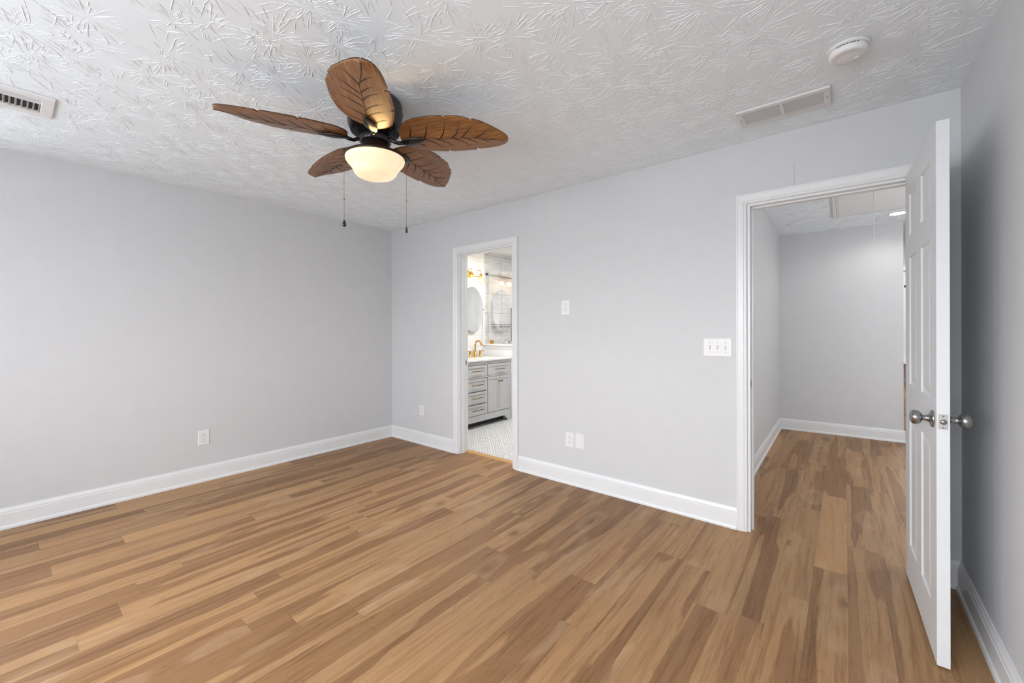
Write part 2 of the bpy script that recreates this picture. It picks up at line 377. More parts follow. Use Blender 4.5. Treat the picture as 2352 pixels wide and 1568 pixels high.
# textured ceilings: flat slab plus raised crow's foot ridges of plaster
def ridges(mb, x0, x1, y0, y1, z, step, avoid=(), dens=34, seed=1, hgt=.0016, wid=.0037):
    R = random.Random(seed)
    nx = int((x1-x0)/step)+1; ny = int((y1-y0)/step)+1
    vs_ = mb.v; fs = mb.f
    for i in range(nx):
        for j in range(ny):
            cx = x0+(i+.5+R.uniform(-.33, .33)+(.5 if j % 2 else 0))*step; cy = y0+(j+.5+R.uniform(-.33, .33))*step
            base = R.uniform(0, 6.28); n = int(dens*R.uniform(.75, 1.25)); rad = step*R.uniform(.55, .80)
            for k in range(n):
                a = base+2*pi*(k+R.uniform(-.45, .45))/n; big = R.random()
                r0 = rad*R.uniform(.10, .62); ln = rad*R.uniform(.18, .62)*(1.3 if big > .75 else .75)
                px, py = cx+cos(a)*r0, cy+sin(a)*r0; hd = a+R.uniform(-.22, .22); cv = R.uniform(-1, 1)*.42; sg = 5
                if R.random() < .12: hd += R.choice((-1, 1))*1.3; ln *= .5
                wd = wid*R.uniform(.55, 1.15)*(1.2 if big > .75 else .9); hh = hgt*R.uniform(.5, 1.2); pts = []
                for s_ in range(sg+1):
                    t = s_/sg; ang = hd+cv*(t-.5)+R.uniform(-.12, .12); pts.append((px, py, ang, t)); px += cos(ang)*ln/sg; py += sin(ang)*ln/sg
                if any(not (x0+.004 < p[0] < x1-.004 and y0+.004 < p[1] < y1-.004) for p in pts): continue
                if any(ax0 < p[0] < ax1 and ay0 < p[1] < ay1 for p in pts for (ax0, ax1, ay0, ay1) in avoid): continue
                k0 = len(vs_)
                for (qx, qy, ang, t) in pts:
                    tp = min(1, 4*t+.15, 4*(1-t)+.15); nxn, nyn = -sin(ang)*wd/2*(.4+.6*tp), cos(ang)*wd/2*(.4+.6*tp)
                    vs_ += [(qx-nxn, qy-nyn, z+.0004), (qx-nxn*.3, qy-nyn*.3, z-hh*tp), (qx+nxn*.3, qy+nyn*.3, z-hh*tp), (qx+nxn, qy+nyn, z+.0004)]
                for s_ in range(sg):
                    b0 = k0+4*s_
                    for q in range(3): fs.append([b0+q, b0+q+1, b0+4+q+1, b0+4+q]); mb.mi.append(0); mb.sm.append(True)
            for k in range(int(dens*.35)):      # crumbs at the centre of a stamp
                a = R.uniform(0, 6.28); r = rad*.28*R.random()**.5; px, py = cx+cos(a)*r, cy+sin(a)*r; q = R.uniform(.0012, .003); an = R.uniform(0, 3.14)
                if not (x0+.01 < px < x1-.01 and y0+.01 < py < y1-.01): continue
                if any(ax0 < px < ax1 and ay0 < py < ay1 for (ax0, ax1, ay0, ay1) in avoid): continue
                k0 = len(vs_); c_, s2 = cos(an), sin(an)
                for (u, v) in ((-2.2, 0), (0, -1), (2.2, 0), (0, 1)): vs_.append((px+(u*c_-v*s2)*q, py+(u*s2+v*c_)*q, z+.0003))
                vs_.append((px, py, z-q*.6))
                for (u, v) in ((0, 1), (1, 2), (2, 3), (3, 0)): fs.append([k0+u, k0+v, k0+4]); mb.mi.append(0); mb.sm.append(True)
VR = (3.698, 4.100, -.435, -.230); VL = (.812, 1.105, -3.10, -2.760)
SD = (4.163, -.722)
m = MB(); m.box(-.12, W+.12, RY-.14, T, H, H+.1)
ridges(m, 0, W, RY, 0, H, .205, avoid=[(VR[0]-.01, VR[1]+.01, VR[2]-.01, VR[3]+.01), (VL[0]-.01, VL[1]+.01, VL[2]-.01, VL[3]+.01), (SD[0]-.08, SD[0]+.08, SD[1]-.08, SD[1]+.08), (2.18, 2.44, -1.86, -1.6)], dens=50)
ridges(m, 0, W, RY, 0, H, .31, avoid=[(VR[0]-.01, VR[1]+.01, VR[2]-.01, VR[3]+.01), (VL[0]-.01, VL[1]+.01, VL[2]-.01, VL[3]+.01), (SD[0]-.08, SD[0]+.08, SD[1]-.08, SD[1]+.08), (2.18, 2.44, -1.86, -1.6)], dens=26, seed=9, wid=.0032)
struct(m.build('ceiling', M['ceil'], weld=False), 'white stamped texture ceiling of the bedroom')
m = MB(); m.box(3.45, 6.5, T, 4.7, H, H+.1)
ridges(m, 3.55, 5.2, T+.02, 3.30, H, .21, avoid=[(4.05, 4.75, 1.3, 2.59), (4.45, 4.70, 2.69, 2.93)], dens=46, seed=5, hgt=.0027)
struct(m.build('ceiling_hall', M['ceil'], weld=False), 'white stamped texture ceiling of the hall')
struct(MB().box(-.12, 3.45, T, 3.0, H, H+.1).build('ceiling_bathroom', M['wpaint']))

# hall walls
def quadwall(name, pts, th_dir, z0, z1, material, label=None):
    """pts: two plan points; th_dir: thickness vector"""
    (ax, ay), (bx, by) = pts; dx, dy = th_dir; vs_ = []
    for z in (z0, z1): vs_ += [(ax, ay, z), (bx, by, z), (bx+dx, by+dy, z), (ax+dx, ay+dy, z)]
    return struct(MB().add(vs_, [(0, 1, 2, 3), (4, 5, 6, 7), (0, 1, 5, 4), (1, 2, 6, 5), (2, 3, 7, 6), (3, 0, 4, 7)]).build(name, material), label)
HL0, HL1 = (3.537, T), (3.515, 3.275); HF1 = (4.652, 3.345)
quadwall('wall_hall_left', (HL0, (3.514, 3.40)), (-.08, 0), 0, H, M['wall'], 'left wall of the hall with switches')
quadwall('wall_hall_end', ((3.515, 3.275), HF1), (0, .12), 0, H, M['wall'], 'grey end wall of the hall')
quadwall('wall_hall_right', ((6.38, T), (6.38, 10.0)), (.12, 0), 0, 3.3, M['wall'])
quadwall('wall_far', ((3.4, 10.0), (6.5, 10.0)), (0, .1), 0, 3.3, M['wall'], 'far wall of the room beyond the hall')
quadwall('wall_far_left', ((4.0, 3.46), (4.0, 10.0)), (-.1, 0), 0, 3.3, M['wall'])
struct(MB().box(3.9, 6.5, 4.7, 4.78, H+.1, 3.3).build('wall_far_header', M['wall']))
struct(MB().box(3.9, 6.5, 4.7, 10.1, 3.25, 3.35).build('ceiling_far', M['wpaint']))

# bathroom walls: tiled left wall, divider, right and end walls
struct(MB().box(-.12, 0, T, 1.59, 0, H).build('wall_bathroom_left', M['tile2']), 'white tiled wall behind the vanity')
struct(MB().box(-.12, 0, 1.59, 3.0, 0, H).build('wall_bathroom_shower', M['tile']), 'pale marble look tiled wall of the shower')
struct(MB().box(-.12, 3.45, 2.9, 3.0, 0, H).build('wall_bathroom_end', M['wpaint']))
struct(MB().box(2.6, 2.7, T, 2.9, 0, H).build('wall_bathroom_right', M['wpaint']))

# casings, jambs, stops
CASE = [(0, 0), (0, .010), (.006, .013), (.014, .013), (.018, .016), (.030, .017), (.046, .018), (.050, .020), (.056, .020), (.058, .016), (.058, 0)]
def doorway(o3, label, name):
    x0, x1, zh = o3; rv = .004
    def path(i, u, v):
        a, b, t_ = x0-rv-u, x1+rv+u, zh+rv+u
        return [(a, -v, 0), (a, -v, t_), (b, -v, t_), (b, -v, 0)][i]
    def pathb(i, u, v):
        p = path(i, u, v); return (p[0], T-p[1], p[2])
    m = MB().sweep(CASE, path, 4); m.sweep(CASE, pathb, 4)
    root = struct(m.build(name, M['trim']), label)
    j = MB(); q = .012
    j.box(x0, x0+q, -.001, T+.001, 0, zh).box(x1-q, x1, -.001, T+.001, 0, zh).box(x0+q, x1-q, -.001, T+.001, zh-q, zh)
    j.build('jamb', M['trim'], root, bevel=.001)
    s = MB(); s0 = q; s1 = q+.010; ya, yb = .040, .075
    s.box(x0+s0, x0+s1, ya, yb, 0, zh-q).box(x1-s1, x1-s0, ya, yb, 0, zh-q).box(x0+s1, x1-s1, ya, yb, zh-s1, zh-q)
    s.build('door_stop', M['trim'], root, bevel=.003)
    return root
tb = doorway(BO, 'white casing around the bathroom doorway', 'trim_1')
th = doorway(HO, 'white casing around the hall doorway', 'trim_2')
def strike(x, y, z, parent):
    p = MB().box(x, x+.0016, y-.014, y+.014, z-.028, z+.028).build('strike_plate', M['nickel2'], parent, bevel=.0006)
    tag(p, 'dull metal strike plate')
    MB().box(x+.0014, x+.0020, y-.006, y+.007, z-.012, z+.012).build('strike_hole', M['slot'], p)
strike(HO[0]+.012, .020, .918, th)
strike(BO[0]+.012, .092, .918, tb)
struct(MB().sweep([(.088, 0), (.092, .010), (.10, .013), (.135, .013), (.145, .010), (.148, 0)], lambda i, u, v: ((BO[0]+.012, BO[1]-.012)[i], u, v), 2).build('trim_3', M['thresh']), 'honey coloured wood threshold of the bathroom doorway')

# baseboards
BASE = [(0, 0), (0, .024), (.012, .024), (.020, .021), (.024, .0155), (.098, .015), (.101, .0125), (.112, .0125), (.118, .010), (.128, .006), (.133, .005), (.133, 0)]
def baseboard(name, a, b, nrm, label=None):
    a = Vector(a); b = Vector(b); n = Vector(nrm)
    m = MB().sweep(BASE, lambda i, u, v: ((a, b)[i].x+n.x*v, (a, b)[i].y+n.y*v, u), 2)
    return struct(m.build(name, M['trim']), label)
baseboard('baseboard_left', (0, RY), (0, 0), (1, 0), 'white baseboard along the left wall')
baseboard('baseboard_back', (0.004, 0), (BO[0]-.062, 0), (0, -1), 'short white baseboard left of the bathroom doorway')
baseboard('baseboard_middle', (BO[1]+.062, 0), (HO[0]-.062, 0), (0, -1), 'white baseboard between the two doorways')
baseboard('baseboard_corner', (HO[1]+.062, 0), (W, 0), (0, -1), 'white baseboard stub behind the open door')
baseboard('baseboard_right', (W, -.001), (W, RY), (-1, 0), 'white dusty baseboard along the right wall')
baseboard('baseboard_hall_left', (3.5365, T+.02), HL1, (1, 0), 'white baseboard along the left hall wall')
baseboard('baseboard_hall_end', (3.515, 3.275), (HF1[0]+.012, HF1[1]), (0.06, -1), 'white baseboard across the end wall of the hall')
baseboard('baseboard_far', (4.0, 10.0), (6.38, 10.0), (0, -1))

# ------------------------------------------------------------------ the open door
door = struct(empty('door_1', (4.4285, .004, 0), radians(-88.4)), 'white six panel door standing open into the bedroom')
DW, DT, Z0, Z1 = .740, .035, .010, 2.030
cols = [(.115, .315), (.425, .625)]; rows = [(.195, .820), (.985, 1.610), (1.715, 1.920)]
def door_leaf():
    m = MB()
    m.box(0, DW, -DT+.009, -.009, Z0, Z1)          # core
    for (ya, yb, sgn) in ((-DT, -DT+.009, -1), (-.009, 0, 1)):
        face = ya if sgn < 0 else yb
        xs_ = [0, cols[0][0], cols[0][1], cols[1][0], cols[1][1], DW]
        zs_ = [Z0, rows[0][0], rows[0][1], rows[1][0], rows[1][1], rows[2][0], rows[2][1], Z1]
        for i in (0, 2, 4): m.box(xs_[i], xs_[i+1], ya, yb, Z0, Z1)
        for (a, b) in cols:
            for k in (0, 2, 4, 6): m.box(a, b, ya, yb, zs_[k], zs_[k+1])
            for (c0, c1) in rows:                     # moulded recess with raised field
                ins = [(0, 0), (.006, .006), (.016, .008), (.022, .0075), (.040, .0025)]
                rings = []
                for (d, dep) in ins:
                    y = face+(-sgn)*dep
                    rings.append([(a+d, y, c0+d), (b-d, y, c0+d), (b-d, y, c1-d), (a+d, y, c1-d)])
                vs_ = [p for r in rings for p in r]; fs = []
                for r in range(len(rings)-1):
                    for q in range(4): fs.append((r*4+q, r*4+(q+1) % 4, (r+1)*4+(q+1) % 4, (r+1)*4+q))
                fs.append(tuple((len(rings)-1)*4+q for q in range(4)))
                m.add(vs_, fs)
    return m
door_leaf().build('door_panel', M['door'], door)
KX, KZ = DW-.062, .916
def knob(side):
    f = -DT if side < 0 else 0.0; s = side
    prof = [(0, 0), (.032, 0), (.033, .004), (.031, .008), (.020, .010), (.0155, .014), (.0115, .022), (.011, .034), (.0125, .038), (.0135, .040), (.020, .043), (.0255, .050), (.0275, .058), (.0275, .066), (.0255, .073), (.021, .078), (.0195, .079), (.015, .0815), (.0, .0825)]
    return MB().lathe([(r, h*s*.79) for r, h in prof], (KX, f, KZ), 'y', 40).build('door_knob', M['nickel'], door)
tag(knob(-1), 'brushed metal knob on the visible face'); tag(knob(1), 'brushed metal knob on the side facing the wall')
lp = MB().box(DW, DW+.0012, -DT/2-.0125, -DT/2+.0125, KZ-.028, KZ+.028)
lpo = lp.build('latch_plate', M['nickel2'], door, bevel=.0005)
MB().lathe([(.0095, 0), (.0095, .006), (.006, .0095), (0, .0100)], (DW+.001, -DT/2, KZ), 'x', 20).build('latch_bolt', M['nickel'], lpo)
for dz in (-.021, .021): MB().lathe([(.0032, 0), (.0030, .0012), (0, .0016)], (DW+.0011, -DT/2, KZ+dz), 'x', 14).build('screw', M['nickel'], lpo)
for z in (.22, 1.02, 1.82):
    MB().lathe([(.006, -.045), (.006, .045)], (-.004, .002, z), 'z', 12).box(-.002, .0, -.030, .0, z-.044, z+.044).build('hinge', M['nickel2'], door)

# ------------------------------------------------------------------ electrical plates
def wallframe(name, loc, rz):      # local: x right, -y out of the wall, z up
    return empty(name, loc, rz)
def plate_mesh(w_, h_, d=.006):
    a, b = w_/2, h_/2; e_ = .004
    m = MB(); vs_ = []
    for (s, y) in ((0, 0), (0, -.0025), (e_, -d)):
        vs_ += [(-a+s, y, -b+s), (a-s, y, -b+s), (a-s, y, b-s), (-a+s, y, b-s)]
    fs = [(0, 1, 2, 3), (8, 9, 10, 11)]
    for r in (0, 4):
        for q in range(4): fs.append((r+q, r+(q+1) % 4, r+4+(q+1) % 4, r+4+q))
    return m.add(vs_, fs)
def outlet(loc, rz, label, w_=.078, h_=.122, group='power outlets on the walls'):
    t = tag(wallframe('power_outlet', loc, rz), label, 'outlet', group)
    plate_mesh(w_, h_).build('cover_plate', M['plate'], t)
    for dz in (.0195, -.0195):
        m = MB(); n = 28; pr = []
        for k in range(n):
            a = 2*pi*k/n; x = .0172*cos(a); z = .0172*sin(a); z = max(-.0135, min(.0135, z)); pr.append((x, z))
        m.sweep(pr, lambda i, u, v: (u, (-.0055, -.0078)[i], v+dz), 2)
        r = m.build('receptacle', M['plate'], t)
        s = MB().box(-.0072, -.0052, -.0082, -.0077, dz+.001, dz+.009).box(.0052, .0072, -.0082, -.0077, dz+.002, dz+.008)
        s.lathe([(.0026, -.0082), (.0026, -.0077)], (0, 0, dz-.0065), 'y', 12, smooth=False).build('slots', M['slot'], r)
        ring = MB().sweep([(p[0]*1.05, p[1]*1.06) for p in pr], lambda i, u, v: (u, (-.0056, -.0062)[i], v+dz), 2).build('outlet_gap', M['softgap'], r)
    MB().lathe([(.003, -.0075), (.003, -.0055)], (0, 0, 0), 'y', 10, smooth=False).build('screw', M['plate'], t)
    return t
outlet((0, -1.864, .364), radians(90), 'white duplex outlet low on the bare left wall')
outlet((.542, 0, .369), 0, 'white duplex outlet low on the back wall, between the corner and the bathroom doorway', .070, .116)
outlet((2.381, 0, 1.437), 0, 'white duplex outlet at eye height on the back wall right of the bathroom doorway')
outlet((2.416, 0, .358), 0, 'white duplex outlet low on the back wall, beside the blank plate')
bp = tag(wallframe('blank_plate', (2.508, 0, .362), 0), 'blank white cover plate just right of the low outlet', 'cover plate')
plate_mesh(.078, .122).build('cover_plate', M['plate'], bp)
for dz in (-.03, .03): MB().lathe([(.003, -.0068), (.003, -.0055)], (0, 0, dz), 'y', 10, smooth=False).build('screw', M['plate'], bp)
def switch(loc, rz, n, label, group=None, w_=.078):
    t = tag(wallframe('light_switch', loc, rz), label, 'light switch', group)
    plate_mesh(w_+.046*(n-1), .120).build('cover_plate', M['plate'], t)
    for k in range(n):
        x = (k-(n-1)/2)*.046; d = 1 if k != n-1 else -1
        MB().box(x-.0055, x+.0055, -.0064, -.0055, -.013, .013).build('switch_gap', M['softgap'], t)
        MB().add([(x-.0045, -.0060, -.011), (x+.0045, -.0060, -.011), (x+.0045, -.0060, .011), (x-.0045, -.0060, .011), (x-.0035, -.016, .001*d+.004*d), (x+.0035, -.016, .005*d), (x+.0035, -.015, .010*d), (x-.0035, -.015, .010*d)],
                 [(0, 1, 2, 3), (4, 5, 6, 7), (0, 1, 5, 4), (1, 2, 6, 5), (2, 3, 7, 6), (3, 0, 4, 7)]).build('toggle', M['plate'], t)
        for dz in (-.030, .030): MB().lathe([(.003, -.0068), (.003, -.0055)], (x, 0, dz), 'y', 10, smooth=False).build('screw', M['softgap'], t)
    return t
switch((3.515, 0, 1.140), 0, 3, 'white three gang toggle switch beside the hall doorway')
switch((3.5305, 1.08, 1.145), radians(90.4), 1, 'white single toggle switch on the hall wall just inside the doorway', w_=.075)
th_ = tag(wallframe('thermostat_plate', (3.530, 1.13, 1.815), radians(90.4)), 'slim white control plate high on the hall wall', 'control plate')
plate_mesh(.075, .105, .012).build('cover_plate', M['plate'], th_)
MB().box(.006, .014, -.022, -.012, -.006, .006).build('button', M['plate'], th_)
outlet((3.5305, 1.13, .39), radians(90.4), 'white outlet low on the hall wall inside the doorway')

# ------------------------------------------------------------------ ceiling fittings
# return grille near the hall doorway
x0, x1, y0, y1 = VR
t = tag(empty('ceiling_vent', ((x0+x1)/2, (y0+y1)/2, H)), 'long white return grille on the ceiling near the hall doorway', 'ceiling vent', 'ceiling vents')
a, b = (x1-x0)/2, (y1-y0)/2; fx_, fy_ = .028, .030
fm = MB().box(-a, a, -b, -b+fy_, -.010, 0).box(-a, a, b-fy_, b, -.010, 0).box(-a, -a+fx_, -b+fy_, b-fy_, -.010, 0).box(a-fx_, a, -b+fy_, b-fy_, -.010, 0).box(-.008, .008, -b+fy_, b-fy_, -.010, 0)
fm.build('frame', M['vent'], t, bevel=.002)
MB().box(-a+fx_, a-fx_, -b+fy_, b-fy_, -.002, -.0005).build('backing', M['vent'], t)
sl = MB(); n = 15
for k in range(n):
    yy = -b+fy_+(k+.5)*(2*b-2*fy_)/n
    for (xa, xb) in ((-a+fx_, -.008), (.008, a-fx_)): sl.add([(xa, yy-.0035, -.0095), (xb, yy-.0035, -.0095), (xb, yy+.0026, -.0078), (xa, yy+.0026, -.0078), (xa, yy-.0045, -.0085), (xb, yy-.0045, -.0085), (xb, yy+.0016, -.0068), (xa, yy+.0016, -.0068)], [(0, 1, 2, 3), (4, 5, 6, 7), (0, 1, 5, 4), (1, 2, 6, 5), (2, 3, 7, 6), (3, 0, 4, 7)])
sl.build('louvres', M['vent'], t)
for s in (-1, 1): MB().lathe([(.0035, -.0115), (.0035, -.009)], (s*(a-.014), 0, 0), 'z', 10).build('screw', M['duct'], t)
# supply register at the left edge of the photo
x0, x1, y0, y1 = VL
t = tag(empty('ceiling_vent', ((x0+x1)/2, (y0+y1)/2, H)), 'white supply register with open fins on the ceiling at far left', 'ceiling vent', 'ceiling vents')
a, b = (x1-x0)/2, (y1-y0)/2
MB().box(-a, -a+.045, -b, b, -.012, 0).box(a-.045, a, -b, b, -.012, 0).box(-a+.045, a-.045, -b, -b+.045, -.012, 0).box(-a+.045, a-.045, b-.045, b, -.012, 0).build('frame', M['vent'], t, bevel=.003)
MB().box(-a+.045, a-.045, -b+.045, b-.045, -.0015, -.0005).build('backing', M['shadowgap'], t)
lv = MB()
for k in range(4): xx = a-.045-.012*(k+.5); lv.box(xx-.0012, xx+.0012, -b+.045, b-.045, -.011, -.002)
lv.box(a-.100, a-.094, -b+.045, b-.045, -.013, -.001)
for k in range(13): yy = -b+.052+k*(2*b-.104)/12; lv.add([(-.078, yy, -.012), (a-.098, yy, -.012), (a-.098, yy+.006, -.002), (-.078, yy+.006, -.002), (-.078, yy+.0012, -.012), (a-.098, yy+.0012, -.012), (a-.098, yy+.0072, -.002), (-.078, yy+.0072, -.002)], [(0, 1, 2, 3), (4, 5, 6, 7), (0, 1, 5, 4), (1, 2, 6, 5), (2, 3, 7, 6), (3, 0, 4, 7)])
lv.box(-.083, -.078, -b+.045, b-.045, -.013, -.001)
for k in range(2): xx = -.083-.009*(k+.5); lv.box(xx-.003, xx+.003, -b+.045, b-.045, -.009+.001*k, -.007+.001*k)
lv.build('louvres', M['vent'], t)
MB().box(-a-.002, -a+.012, -.03, -.012, -.030, -.010).build('damper_lever', M['vent'], t, bevel=.002)
# smoke detector
t = tag(empty('smoke_detector', (SD[0], SD[1], H)), 'round white smoke detector on the ceiling near the right wall', 'smoke detector')
MB().lathe([(.060, 0), (.071, -.002), (.071, -.008), (.066, -.010)], n=48).build('mounting_base', M['plate'], t)
MB().lathe([(.055, -.008), (.064, -.012), (.064, -.028), (.060, -.036), (.052, -.040), (.050, -.039), (.046, -.0415), (.044, -.0405), (.039, -.0425), (.037, -.0415), (.031, -.043), (0, -.0435)], n=48).build('body', M['plate'], t)
MB().lathe([(.009, -.0425), (.009, -.0445), (.007, -.045), (0, -.045)], (.028, .018, 0), n=20).build('test_button', M['plate'], t)
m = MB()
for k in range(7):
    aa = radians(235+k*10); m.box(.0, .001, 0, .001, 0, 0.0001) if False else None
    p = Vector((cos(aa)*.0645, sin(aa)*.0645, -.014)); q = Vector((cos(aa+.14)*.0645, sin(aa+.14)*.0645, -.014))
    m.add([p, q, q+Vector((0, 0, -.003)), p+Vector((0, 0, -.003)), p*.98, q*.98, q*.98+Vector((0, 0, -.003)), p*.98+Vector((0, 0, -.003))], [(0, 1, 2, 3), (4, 5, 6, 7), (0, 1, 5, 4), (1, 2, 6, 5), (2, 3, 7, 6), (3, 0, 4, 7)])
m.build('sensor_slots', M['slot'], t)

# ------------------------------------------------------------------ ceiling fan
FX, FY = 2.3088, -1.7303
fan = tag(empty('ceiling_fan', (FX, FY, 0)), 'tropical ceiling fan with five carved leaf blades and a lit glass bowl', 'ceiling fan')
hs = MB().lathe([(.105, H), (.128, H-.006), (.134, H-.020), (.134, H-.050), (.137, H-.053), (.137, H-.062), (.134, H-.065), (.134, H-.115), (.130, H-.135), (.122, H-.150), (.118, H-.152), (.070, H-.183), (0, H-.183)], n=64)
for k in range(40):
    a_ = 2*pi*k/40; c_, s_ = cos(a_), sin(a_); px, py = -s_*.003, c_*.003
    hs.add([(c_*.116-px, s_*.116-py, H-.153), (c_*.116+px, s_*.116+py, H-.153), (c_*.074+px, s_*.074+py, H-.181), (c_*.074-px, s_*.074-py, H-.181),
            (c_*.120-px, s_*.120-py, H-.158), (c_*.120+px, s_*.120+py, H-.158), (c_*.076+px, s_*.076+py, H-.187), (c_*.076-px, s_*.076-py, H-.187)],
           [(0, 1, 2, 3), (4, 5, 6, 7), (0, 1, 5, 4), (1, 2, 6, 5), (2, 3, 7, 6), (3, 0, 4, 7)])
hs.build('motor_housing', M['black'], fan)
MB().lathe([(.074, 2.238), (.078, 2.234), (.078, 2.212), (.074, 2.207), (.070, 2.206)], n=48).build('rotor_hub', M['black'], fan)
MB().lathe([(.068, 2.207), (.068, 2.160), (.072, 2.156), (.10, 2.152), (.135, 2.147), (.147, 2.140), (.149, 2.132), (.145, 2.129)], n=64).build('light_fitter', M['bronze'], fan)
bw = MB().lathe([(.130, 2.138), (.142, 2.134), (.1455, 2.126), (.1440, 2.116), (.137, 2.105), (.125, 2.092), (.114, 2.078), (.107, 2.064), (.102, 2.054), (.093, 2.044), (.078, 2.037), (.055, 2.033), (.025, 2.0315), (0, 2.031)], n=64)
tag(bw.build('light_bowl', M['bowl'], fan), 'glowing cream glass bowl')

HI = [(.132, .030), (.138, .055), (.150, .082), (.172, .108), (.2, .128), (.27, .150), (.336, .164), (.341, .146), (.352, .165), (.40, .171), (.486, .175), (.493, .156), (.508, .171), (.57, .170), (.61, .165), (.64, .155), (.656, .143), (.664, .129), (.667, .112)]
LO = [(.132, .026), (.136, .000), (.145, -.025), (.17, -.065), (.21, -.092), (.26, -.107), (.33, -.108), (.396, -.100), (.403, -.083), (.412, -.096), (.47, -.084), (.513, -.060), (.521, -.046), (.533, -.053), (.573, -.025), (.62, .028), (.65, .068), (.663, .094), (.667, .108)]
MID = [(.132, .028), (.265, .025), (.375, .042), (.5, .060), (.55, .075), (.61, .098), (.667, .110)]
HIS = [p for p in HI if p[0] not in (.341, .493)]
LOS = [p for p in LO if p[0] not in (.403, .521)]
def lerp(L, u):
    for (a0, b0), (a1, b1) in zip(L, L[1:]):
        if u <= a1: return b0+(b1-b0)*(u-a0)/max(1e-9, a1-a0)
    return L[-1][1]
def bz(u, wv):            # underside height of the blade: shallow keel along the midrib
    mid = lerp(MID, u); hi = lerp(HIS, u); lo = lerp(LOS, u)
    s = (wv-mid)/max(1e-4, (hi-mid) if wv > mid else (mid-lo)); s = min(1, abs(s))
    return -.007*(1-s)+.004*s*s - .0
def blade_mesh():
    us = sorted(set([a for a, _ in HI]+[a for a, _ in LO]+[.132+.535*k/60 for k in range(61)]))
    S = [-1, -.98, -.9, -.75, -.6, -.45, -.3, -.15, -.05, 0, .05, .15, .3, .45, .6, .75, .9, .98, 1]
    m = MB(); nS = len(S); bot = []; top = []
    for u in us:
        mid, hi, lo = lerp(MID, u), lerp(HI, u), lerp(LO, u)
        for s in S:
            wv = mid+(hi-mid)*s if s >= 0 else mid+(mid-lo)*s
            e_ = .0015 if abs(s) == 1 else 0
            bot.append((u, wv, bz(u, wv)+e_)); top.append((u, wv, bz(u, wv)+.0065-e_))
    n = len(us); k0 = len(bot); f1 = []; f2 = []
    for i in range(n-1):
        for j in range(nS-1): q = (i*nS+j, i*nS+j+1, (i+1)*nS+j+1, (i+1)*nS+j); f1.append(q); f2.append(tuple(k0+x for x in q))
    m.add(bot+top, f1+f2, 0, True)
    side = []
    for i in range(n-1):
        for j in (0, nS-1): side.append((i*nS+j, (i+1)*nS+j, k0+(i+1)*nS+j, k0+i*nS+j))
    for j in range(nS-1):
        for i in (0, n-1): side.append((i*nS+j, i*nS+j+1, k0+i*nS+j+1, k0+i*nS+j))
    for f in side: m.f.append(list(f)); m.mi.append(1); m.sm.append(False)
    # carved veins: dark tapered grooves, raised a hair from the underside
    V = [[(.514, .062), (.554, .047), (.59, .020)], [(.445, .050), (.485, .018), (.522, -.022)], [(.398, .043), (.435, .013), (.463, -.045)], [(.340, .036), (.372, -.002), (.398, -.060)], [(.262, .022), (.290, -.022), (.310, -.066)], [(.19, .005), (.212, -.036), (.226, -.072)],
         [(.53, .070), (.556, .096), (.585, .135)], [(.455, .055), (.49, .085), (.515, .12)], [(.388, .046), (.438, .080), (.470, .140)], [(.306, .032), (.357, .075), (.390, .138)], [(.255, .028), (.298, .072), (.328, .132)], [(.205, .05), (.233, .085), (.247, .118)]]
    def strip(P, w0, w1):
        pts = []; N = 14
        for k in range(N+1):
            t_ = k/N; a_, b_, c_ = P
            pts.append(((1-t_)**2*a_[0]+2*t_*(1-t_)*(2*b_[0]-(a_[0]+c_[0])/2)+t_*t_*c_[0], (1-t_)**2*a_[1]+2*t_*(1-t_)*(2*b_[1]-(a_[1]+c_[1])/2)+t_*t_*c_[1]))
        vs_ = []; fs = []
        for k, (x, y) in enumerate(pts):
            x2, y2 = pts[min(k+1, N)]; x1_, y1_ = pts[max(k-1, 0)]; d = Vector((x2-x1_, y2-y1_)).normalized(); ww = (w0+(w1-w0)*k/N)*(sin(pi*min(1, (k+1)/(N+1)*.9+.1))**.5)
            for s in (-1, 1): X, Y = x-d.y*ww*s, y+d.x*ww*s; vs_.append((X, Y, bz(X, Y)-.0007))
            if k: fs.append((2*k-2, 2*k-1, 2*k+1, 2*k))
        m.add(vs_, fs, 1)
    for P in V: strip(P, .0042, .0012)
    for (a_, b_) in zip(MID[1:], MID[2:]):
        c_ = ((a_[0]+b_[0])/2, (a_[1]+b_[1])/2+.0035); strip([(a_[0], a_[1]+.003), c_, (b_[0], b_[1]+.003)], .0022, .0022)
    return m
def holder_mesh():
    m = MB(); vs_ = []; fs = []; n = 18; K = 12; dx, dy = .143, -.008
    for i in range(n+1):
        t_ = i/n; u = .128+dx*t_; wv = .030+dy*t_; hw = .035*sin(pi*min(1, t_*.94+.05))**.8*(1-.25*t_) ; th2 = .010*sin(pi*min(1, t_*.94+.05))**.6
        for k in range(K): q = 2*pi*k/K; vs_.append((u, wv+hw*cos(q), -.015+th2*sin(q)))
    for i in range(n):
        for k in range(K): l = (k+1) % K; fs.append((i*K+k, i*K+l, (i+1)*K+l, (i+1)*K+k))
    fs += [tuple(range(K)), tuple(n*K+k for k in range(K))]
    m.add(vs_, fs, 0, True)
    m.tube([(.070, 0, -.004), (.085, .002, -.008), (.105, .010, -.018), (.122, .022, -.018), (.14, .030, -.015)], [.009, .009, .0085, .009, .010], 12)
    return m
fl_ = light('blade_fill_spot', 'SPOT', (FX+.105, FY-.060, 2.168), 1.7, (1, .66, .28), radius=.055, spot=radians(115))  # added warm spot outside the bowl, gives one blade its golden glow
fl_.data.specular_factor = .25
fl_.rotation_euler = (Vector((FX+.263, FY-.164, 2.25))-fl_.location).to_track_quat('-Z', 'Y').to_euler()
bl = blade_mesh().build('blade', [M['blade'], M['groove']], fan, weld=False)
